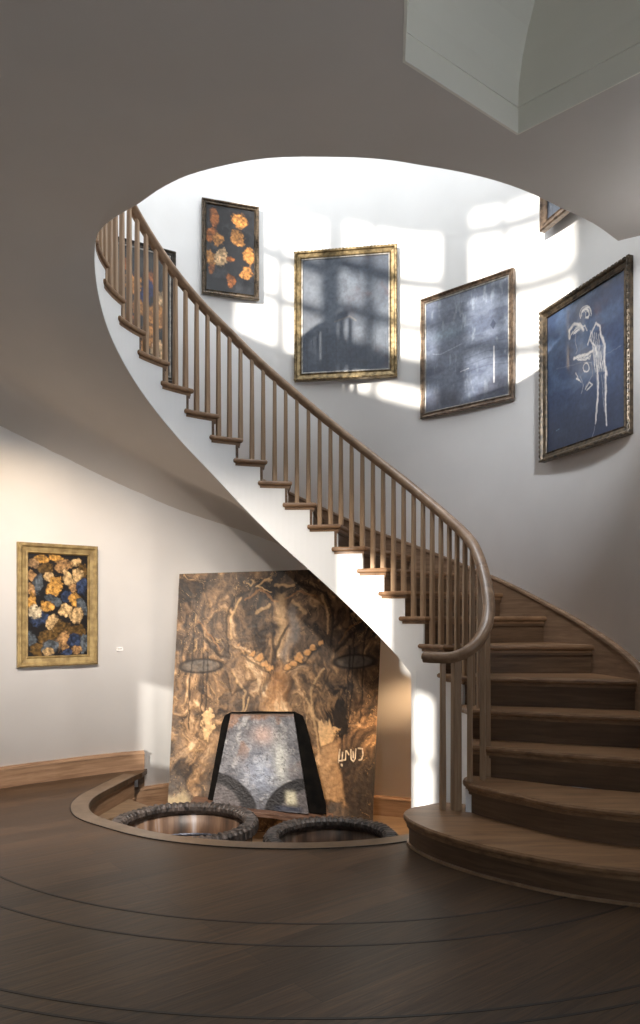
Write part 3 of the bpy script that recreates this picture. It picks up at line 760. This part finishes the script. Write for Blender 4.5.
# ------------------------------------------------------------------ big leaning painting
TL, TR, BR, BL_ = (-1.165,6.22,1.60), (.54,6.35,1.665), (.425,6.08,LOW), (-1.21,5.90,LOW)
def fn_big(U, V):
    n1 = fbm(U*4,V*5,71); wa = fbm(U*5+3,V*6,75,4)-.5; wb = fbm(U*5+30,V*6+9,76,4)-.5
    n2 = fbm(U*14+4*wa,V*13+4*wb,72,6); n3 = fbm(U*44+9*wa,V*30+9*wb,73,4); n4 = fbm(U*80,V*80,74,3)
    dc = np.hypot((U-.5)/.46,(V-.52)/.5)
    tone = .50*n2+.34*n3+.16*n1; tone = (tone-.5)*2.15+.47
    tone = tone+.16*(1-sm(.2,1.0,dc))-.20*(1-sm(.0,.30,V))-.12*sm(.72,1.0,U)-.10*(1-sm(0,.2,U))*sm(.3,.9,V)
    stops = [(.05,srgb(30,25,22)),(.25,srgb(66,53,42)),(.45,srgb(106,88,70)),(.62,srgb(144,118,90)),(.78,srgb(186,158,126)),(.95,srgb(224,204,174))]
    c = np.stack([np.interp(tone, [a for a,_ in stops], [b_[k_] for _, b_ in stops]) for k_ in range(3)], -1)
    c = mixc(c, srgb(92,94,98), sm(.5,.66,fbm(U*5+11,V*6,78))*(.25+.6*sm(.55,.9,V))*.8)
    c = mixc(c, srgb(44,44,46), sm(.76,.93,U)*sm(.60,.78,V)*.8)
    rg = np.abs(fbm(U*15+9*wa,V*11+9*wb,79,3)-.5); c = mixc(c, srgb(214,184,140), (1-sm(0,.018,rg))*.5*sm(.45,.6,n1+.1)); c = mixc(c, srgb(26,21,18), (1-sm(0,.022,np.abs(n3-.44)))*.55)
    n5 = fbm(U*18+9, V*22, 77, 3); wob = lambda: (U+.03*(n2-.5)+.012*(n3-.5), V+.04*(n5-.5))
    def S_(pts, w, col, a=.9, soft=.5):
        nonlocal c; uu, vv = wob(); c = stroke(c, uu, vv, pts, w*.62, col, a*(.45+.9*n3.mean()), soft)
    D, D2, LT, TN, GR = srgb(28,24,22), srgb(48,38,30), srgb(222,192,150), srgb(190,140,88), srgb(120,120,124)
    # pale central column and forked dark line
    S_([(.50,.10),(.51,.22),(.50,.30)],.030,LT,.5,.1); S_([(.50,.42),(.49,.60),(.48,.70)],.07,TN,.45,.1); S_([(.47,.55),(.43,.72)],.02,LT,.4,.2)
    S_([(.46,.22),(.475,.30),(.485,.33),(.50,.28),(.54,.22)],.012,D); S_([(.48,.30),(.47,.38),(.44,.47)],.016,D2,.8); S_([(.56,.16),(.575,.25),(.53,.33)],.03,GR,.7,.2)
    for s in (-1, 1):
        m_ = lambda pts: [(.5+s*(x-.5), y) for x, y in pts]
        S_(m_([(.5,.075),(.60,.05),(.72,.09),(.76,.18),(.75,.30)]),.010,D,.8); S_(m_([(.70,.10),(.735,.18),(.73,.26)]),.008,LT,.6)
        S_(m_([(.52,.12),(.60,.08),(.68,.11)]),.008,TN,.4); S_(m_([(.56,.13),(.62,.17)]),.012,LT,.5)
        for (bx, by, br) in ((.545,.385,.020),(.575,.368,.017),(.60,.345,.021),(.635,.33,.016),(.665,.305,.013),(.70,.292,.012)):
            q = np.hypot((U-(.5+s*(bx-.5)))/br,(V-by)/(br*.75))+(n3-.5)*2.2+(n2-.5)*1.5; c = mixc(c, srgb(205,160,108), (1-sm(.5,1.05,q))*.85); c = mixc(c, D, np.exp(-((q-1.15)/.14)**2)*.5)
        S_(m_([(.54,.40),(.60,.375),(.68,.33)]),.008,D,.7); S_(m_([(.72,.40),(.66,.47),(.68,.58),(.74,.62)]),.008,LT,.45); S_(m_([(.60,.42),(.72,.48),(.76,.40)]),.008,D2,.7)
        # leaf shapes on stalks
        S_(m_([(.78,.33),(.83,.28),(.90,.215)]),.010,D,.9); S_(m_([(.79,.30),(.84,.24),(.90,.20)]),.005,TN,.35)
        cx = .5+s*.375; q = np.hypot((U-cx)/.10,(V-.368)/.026); c = mixc(c, srgb(92,92,92), (1-sm(.8,1,q))*.75); c = mixc(c, D, np.exp(-((q-1)/.17)**2)*.95)
        for xx in (.845,.865,.92): S_(m_([(xx,.25 if xx>.85 else .3),(xx,.46),(xx-.005,.60)]),.0055,D,.9)
        S_(m_([(.64,.50),(.70,.62),(.73,.74),(.66,.80)]),.007,LT,.5); S_(m_([(.66,.55),(.63,.66),(.69,.73)]),.005,LT,.45)
    S_([(.37,.07),(.41,.045),(.44,.03)],.006,LT,.8); S_([(.46,.055),(.56,.055)],.010,LT,.6); S_([(.38,.07),(.44,.08)],.005,LT,.7)
    # pale bottom right bloom, and dark blots
    q = np.hypot((U-.80)/.06,(V-.585)/.08)+(n2-.5)*2.6+(n3-.5)*1.5; c = mixc(c, D, (1-sm(.7,1.1,q))*.95)
    q = np.hypot((U-.755)/.045,(V-.645)/.055)+(n2-.5)*2.2+(n3-.5)*2; c = mixc(c, LT, (1-sm(.6,1,q))*.9)
    q = np.hypot((U-.17)/.028,(V-.60)/.055)+(n2-.5)*2+(n3-.5)*2.5; c = mixc(c, LT, (1-sm(.6,1,q))*.85)
    tri = sm(.0,.03,V-.66-.25*np.abs(U-.80))*sm(.0,.02,.90-V+(n2-.5)*.06)*sm(0,.02,(.775+.26*(V-.66))-U+(n2-.5)*.02+.03)*sm(0,.03,U-.70-(n2-.5)*.05)
    c = mixc(c, srgb(176,150,118)*np.array([1,1,1]), tri*(.55+.5*n3)); c = mixc(c, srgb(210,180,150), (1-sm(.7,1,np.hypot((U-.71)/.06,(V-.935)/.05)+(n2-.5)*.8))*.85)
    q = np.hypot((U-.06)/.07,(V-.90)/.08)+(n2-.5)*1.2; c = mixc(c, srgb(200,190,160), (1-sm(.6,1,q))*.6)
    c = mixc(c, srgb(34,34,38), (1-sm(.6,1,np.hypot((U-.07)/.06,(V-.76)/.05)+(n2-.5)*1.2))*.7)
    # small white chalk characters at lower right
    WT = srgb(225,222,212); x0, y0 = .82, .715
    def ch(pts, w=.0026): 
        nonlocal c; c = stroke(c, U, V, pts, w, WT, .85, .5)
    ch([(x0,y0-.012),(x0-.004,y0+.035)]); ch([(x0+.03,y0-.005),(x0+.03,y0+.028),(x0-.002,y0+.03)]); ch([(x0+.015,y0),(x0+.013,y0+.03)],.003)
    ch([(x0+.034,y0-.006),(x0+.046,y0+.008)],.003); ch([(x0+.055,y0-.01),(x0+.058,y0+.026),(x0+.070,y0+.034),(x0+.078,y0+.024),(x0+.08,y0-.012)])
    ch([(x0+.066,y0-.002),(x0+.068,y0+.02)],.003); ch([(x0+.092,y0-.014),(x0+.112,y0-.012),(x0+.116,y0+.010),(x0+.110,y0+.028),(x0+.098,y0+.030)]); ch([(x0+.012,y0+.045),(x0+.014,y0+.048)],.004)
    return c*(.74+.45*n4)[...,None]*np.array([1.06,.95,.82])
big_r = empty('leaning_painting', (-.35,6.0,LOW)); tag(big_r, 'huge encrusted brown and ochre canvas leaning on the wall behind the floor opening', 'painting')
Ti = Matrix.Translation((.35,-6.0,-LOW))
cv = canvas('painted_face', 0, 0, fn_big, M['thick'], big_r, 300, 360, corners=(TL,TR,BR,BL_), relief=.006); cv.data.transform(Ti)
mb = MB(); back = .04
mb.hexa([(p[0],p[1]+.002,p[2]) for p in (BL_,BR,TR,TL)], [(p[0],p[1]+back,p[2]) for p in (BL_,BR,TR,TL)])
o = mb.build('canvas_edge', M['linen'], big_r); o.data.transform(Ti); tag(o, 'bare tan canvas edge')

# ------------------------------------------------------------------ plank, slab, tubs
pk = empty('plank_bench', (-.44,5.58,LOW)); tag(pk, 'rough red-brown plank on blocks under the trapezoid slab, behind the two tubs', 'bench')
M['redwood'] = wood('reddish_board', (.05,.024,.015), (.12,.062,.038), (.20,.12,.08), .6, (2,14,14), 3, .3)
mb = MB(); A, B = (-.96,5.50,-.125), (.10,5.52,-.262)
rings = []
for i in range(13):
    s = i/12; x = A[0]+(B[0]-A[0])*s; z = A[2]+(B[2]-A[2])*s+.004*math.sin(i*2.1); y = A[1]+(B[1]-A[1])*s
    rings.append([(x,y,z-.035),(x,y+.24,z-.035),(x,y+.24,z),(x,y+.004*math.sin(i*3.3),z)])
mb.sweep(rings); o = mb.build('board', M['redwood'], pk, bevel=.004); o.data.transform(Matrix.Translation((.44,-5.58,-LOW)))
for x, zt in ((-.90,-.168),(.02,-.287)):
    mb = MB(); mb.box(x-.04,x+.04,5.53,5.72,LOW,zt); o = mb.build('block', M['redwood'], pk, bevel=.006); o.data.transform(Matrix.Translation((.44,-5.58,-LOW)))

def fn_slab(U, V):
    n = fbm(U*5,V*6,101); n2 = fbm(U*12,V*13,102); n3 = fbm(U*26,V*28,103)
    c = np.zeros(U.shape+(3,))+np.array(srgb(112,112,116)); c = mixc(c, srgb(72,72,78), sm(.42,.65,n)*.7); c = mixc(c, srgb(168,166,164), sm(.48,.72,n2)*.6); c = mixc(c, srgb(60,58,60), sm(.55,.75,n3)*.4)
    c = mixc(c, srgb(132,92,62), sm(.48,.65,fbm(U*4+8,V*5,104))*.7*sm(.75,.2,V)); c = mixc(c, srgb(190,160,145), np.exp(-((U-.52)/.14)**2-((V-.22)/.09)**2)*.75)
    c = mixc(c, srgb(168,178,196), np.exp(-((U-.50)/.2)**2-((V-.62)/.2)**2)*.6); c = mixc(c, srgb(205,205,196), np.exp(-((U-.74)/.08)**2-((V-.5)/.22)**2)*.7)
    c = mixc(c, srgb(40,40,44), (1-sm(0,.02,np.abs(fbm(U*7,V*8,105)-.5)))*.6)
    c = mixc(c, srgb(96,64,42), sm(.05,.0,V)*.7)
    for s in (-1,1):
        cx = .5+s*.62; q = np.hypot((U-cx)/.60,(V-1.05)/.42); c = mixc(c, srgb(30,28,30), (1-sm(.95,1.0,q))); c = mixc(c, srgb(104,98,98), (1-sm(.68,.74,q))*(.4+.6*n3))
    c = mixc(c, srgb(205,198,170), np.exp(-((U-.83)/.06)**4-((V-.86)/.07)**4)*.85); c = mixc(c, srgb(38,46,66), np.exp(-((U-.8)/.14)**4-((V-.97)/.03)**4)*.8)
    return c
sl = empty('trapezoid_slab', (-.44,5.75,-.2)); tag(sl, 'grey weathered trapezoid panel with two dark curved bands, leaning before the brown canvas', 'sculpture')
Tl = Matrix.Translation((.44,-5.75,.2))
q4 = ((-.690,5.80,.492),(-.205,5.80,.492),(-.083,5.60,-.225),(-.806,5.60,-.158))
cv = canvas('painted_face', 0, 0, fn_slab, M['thick'], sl, 150, 220, corners=q4, relief=.008); cv.data.transform(Tl)
mb = MB(); mb.hexa([(p[0],p[1]+.002,p[2]) for p in (q4[3],q4[2],q4[1],q4[0])], [(p[0],p[1]+.05,p[2]) for p in (q4[3],q4[2],q4[1],q4[0])])
o = mb.build('slab_body', M['dark'], sl); o.data.transform(Tl)
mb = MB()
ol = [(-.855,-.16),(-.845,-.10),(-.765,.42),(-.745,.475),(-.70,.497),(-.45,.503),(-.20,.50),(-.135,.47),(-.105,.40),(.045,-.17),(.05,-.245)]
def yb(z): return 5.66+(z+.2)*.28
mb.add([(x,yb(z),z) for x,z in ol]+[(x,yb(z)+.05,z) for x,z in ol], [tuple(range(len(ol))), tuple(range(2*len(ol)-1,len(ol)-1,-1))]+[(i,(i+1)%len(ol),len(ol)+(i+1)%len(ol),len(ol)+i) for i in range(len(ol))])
o = mb.build('shadow_backing', M['black'], sl, bevel=.006); o.data.transform(Tl); tag(o, 'black backing board, its right side standing in for the slab shadow')  # right overhang is shaped like the slab's cast shadow on the canvas

def stave_mat():
    m, N, L, b = mat('old_staves', (.1,.07,.05), .45, .5)
    tc = N.new('ShaderNodeTexCoord'); mp = N.new('ShaderNodeMapping'); mp.inputs['Scale'].default_value = (9,9,.9)
    L.new(tc.outputs['Object'], mp.inputs['Vector'])
    n = N.new('ShaderNodeTexNoise'); n.inputs['Scale'].default_value = 1.3; n.inputs['Detail'].default_value = 7
    L.new(mp.outputs['Vector'], n.inputs['Vector'])
    r = ramp(N, [(.32,(.018,.012,.010)),(.48,(.10,.055,.032)),(.60,(.20,.125,.08)),(.72,(.30,.27,.27))])
    L.new(n.outputs['Fac'], r.inputs['Fac']); L.new(r.outputs['Color'], b.inputs['Base Color'])
    bp = N.new('ShaderNodeBump'); bp.inputs['Strength'].default_value = .5; bp.inputs['Distance'].default_value = .01
    L.new(n.outputs['Fac'], bp.inputs['Height']); L.new(bp.outputs['Normal'], b.inputs['Normal']); return m
M['stave'] = stave_mat()
M['tubrim'] = gilt('tarred_rim', (.006,.005,.005), (.085,.068,.06), .5, .1, 26)
M['iron'] = gilt('blued_iron', (.03,.035,.05), (.10,.11,.14), .4, .6)
def tub(x, y, rad, ztop, nrib, label, rz=0, tilt=0):
    root = empty('ribbed_tub', (x,y,LOW), rz); tag(root, label, 'tub', 'ribbed round tubs in the floor opening')
    H_ = ztop-LOW; mb = MB(); N_ = 96
    prof = [(.80,.02),(.84,0),(.90,.0),(.955,H_*.5),(.985,H_-.03),(.93,H_-.03),(.90,H_*.5),(.84,.03),(0.001,.03)]
    rings = [[(rad*p[0]*math.cos(2*PI*i/N_), rad*p[0]*math.sin(2*PI*i/N_), p[1]) for p in prof] for i in range(N_)]
    mb.sweep(rings, closed=True, cap=False); mb.build('staved_body', M['stave'], root, smooth=True)
    mb = MB(); N2 = nrib*8; rings = []
    for i in range(N2):
        a = 2*PI*i/N2; q = i % 8; b_ = (0, .75, 1, 1, .9, .8, .2, 0)[q]; r_ = random.Random(i//8+nrib); lo = .55+.6*r_.random(); w0 = b_*lo
        ring = []
        for pr, pz in ((-.048-.006*w0,-.030),(-.044-.010*w0,-.006),(-.028-.004*w0,.006+.009*w0),(.022+.006*w0,.006+.009*w0),(.036+.012*w0,-.006),(.038+.012*w0,-.055),(.020,-.066),(-.030,-.060)):
            rr = rad*.955+pr; ring.append((rr*math.cos(a), rr*math.sin(a), H_-.004+pz))
        rings.append(ring)
    mb.sweep(rings, closed=True, cap=False); mb.build('ribbed_rim', M['tubrim'], root)
    mb = MB(); rings = []
    for i in range(64):
        a = 2*PI*i/64; r0 = rad*.905
        rings.append([(r0*math.cos(a),r0*math.sin(a),H_*.45),((r0-.008)*math.cos(a),(r0-.008)*math.sin(a),H_*.45),((r0-.002)*math.cos(a),(r0-.002)*math.sin(a),H_*.45+.02),(r0*1.01*math.cos(a),r0*1.01*math.sin(a),H_*.45+.02)])
    mb.sweep(rings, closed=True, cap=False); mb.build('hoop', M['iron'], root, smooth=True)
tub(-.88,4.865,.455,-.073,64,'larger dark ribbed tub with brown staves at the left of the floor opening')
tub(.07,4.70,.395,-.114,58,'lower dark ribbed tub with bluish inside at the right of the floor opening', 1.1)

# ------------------------------------------------------------------ lights
def sun():
    l = bpy.data.lights.new('sun', 'SUN'); l.energy = 8.0; l.angle = R_(.75); l.color = (1,.93,.82)
    o = bpy.data.objects.new('sun', l); COL.objects.link(o)
    o.rotation_euler = Vector((.55,.82,-.20)).to_track_quat('-Z','Y').to_euler()
sun()
def area(name, loc, d, sx, sy, e, col=(1,1,1)):
    l = bpy.data.lights.new(name, 'AREA'); l.shape = 'RECTANGLE'; l.size = sx; l.size_y = sy; l.energy = e; l.color = col
    o = bpy.data.objects.new(name, l); COL.objects.link(o); o.location = loc
    o.rotation_euler = Vector(d).to_track_quat('-Z','Y').to_euler()
area('daylight_side_window', (2.58,-1.9,1.75), (-1,0,-.05), 2.0, 2.0, 9, (.95,.97,1))  # added side fill from an unseen window, brightens the left wall
area('side_fill_b', (2.58,.6,1.75), (-1,0,-.05), 2.0, 2.0, 9, (.95,.97,1))
area('daylight_upper_window', (2.58,-1.9,5.4), (-1,.3,-.1), 2.0, 2.0, 34, (.92,.96,1))  # added upper fill, window unseen, brightens the upper stair wall
area('upper_fill_b', (2.58,.6,5.4), (-1,.3,-.1), 2.0, 2.0, 34, (.92,.96,1))
area('well_top_fill', (-.1,4.7,8.98), (0,0,-1), 2.4, 2.0, 130, (.96,.98,1))  # overhead fill added above the well; its skylight is unseen
def spot(name, loc, tgt, e, ang, col, blend=.5, r=.02):
    l = bpy.data.lights.new(name, 'SPOT'); l.energy = e; l.spot_size = R_(ang); l.spot_blend = blend; l.color = col; l.shadow_soft_size = r
    o = bpy.data.objects.new(name, l); COL.objects.link(o); o.location = loc
    o.rotation_euler = (Vector(tgt)-Vector(loc)).to_track_quat('-Z','Y').to_euler()
spot('picture_spot', (-1.95,4.2,2.75), (-2.2,5.75,1.2), 62, 75, (1,.70,.40), .7)
spot('wall_fill', (-.8,1.6,3.28), (-1.95,5.9,.25), 1500, 54, (1,.88,.77), 1, .08)  # warm fill added to brighten the left wall, no fixture there
spot('landing_spot', (.95,5.75,.85), (.80,6.4,-.4), 95, 110, (1,.62,.32), .8, .05)
spot('painting_fill', (-.1,3.4,3.28), (-.35,6.1,.5), 240, 50, (1,.90,.78), .9, .08)  # added fill that lifts the leaning painting, without a fixture
spot('stair_fill', (1.35,2.75,3.28), (2.0,5.3,2.2), 300, 66, (.92,.95,1), 1, .15)  # invented source, added to brighten the lower right stair wall

w = bpy.data.worlds.new('World'); S.world = w; w.use_nodes = True
bg = w.node_tree.nodes['Background']; bg.inputs[0].default_value = (.75,.87,1,1); bg.inputs[1].default_value = 2.0

# ------------------------------------------------------------------ camera
cam = bpy.data.cameras.new('camera'); cam.sensor_width = 36; cam.sensor_fit = 'AUTO'; cam.lens = 750/1024*36
cam.shift_y = 103/1024; cam.clip_start = .05
co = bpy.data.objects.new('camera', cam); COL.objects.link(co); co.location = (0,0,1.26); co.rotation_euler = (R_(90),0,0)
S.camera = co
S.view_settings.view_transform = 'Standard'; S.view_settings.look = 'None'; S.view_settings.gamma = 1; S.view_settings.exposure = .18
S.view_settings.use_curve_mapping = False
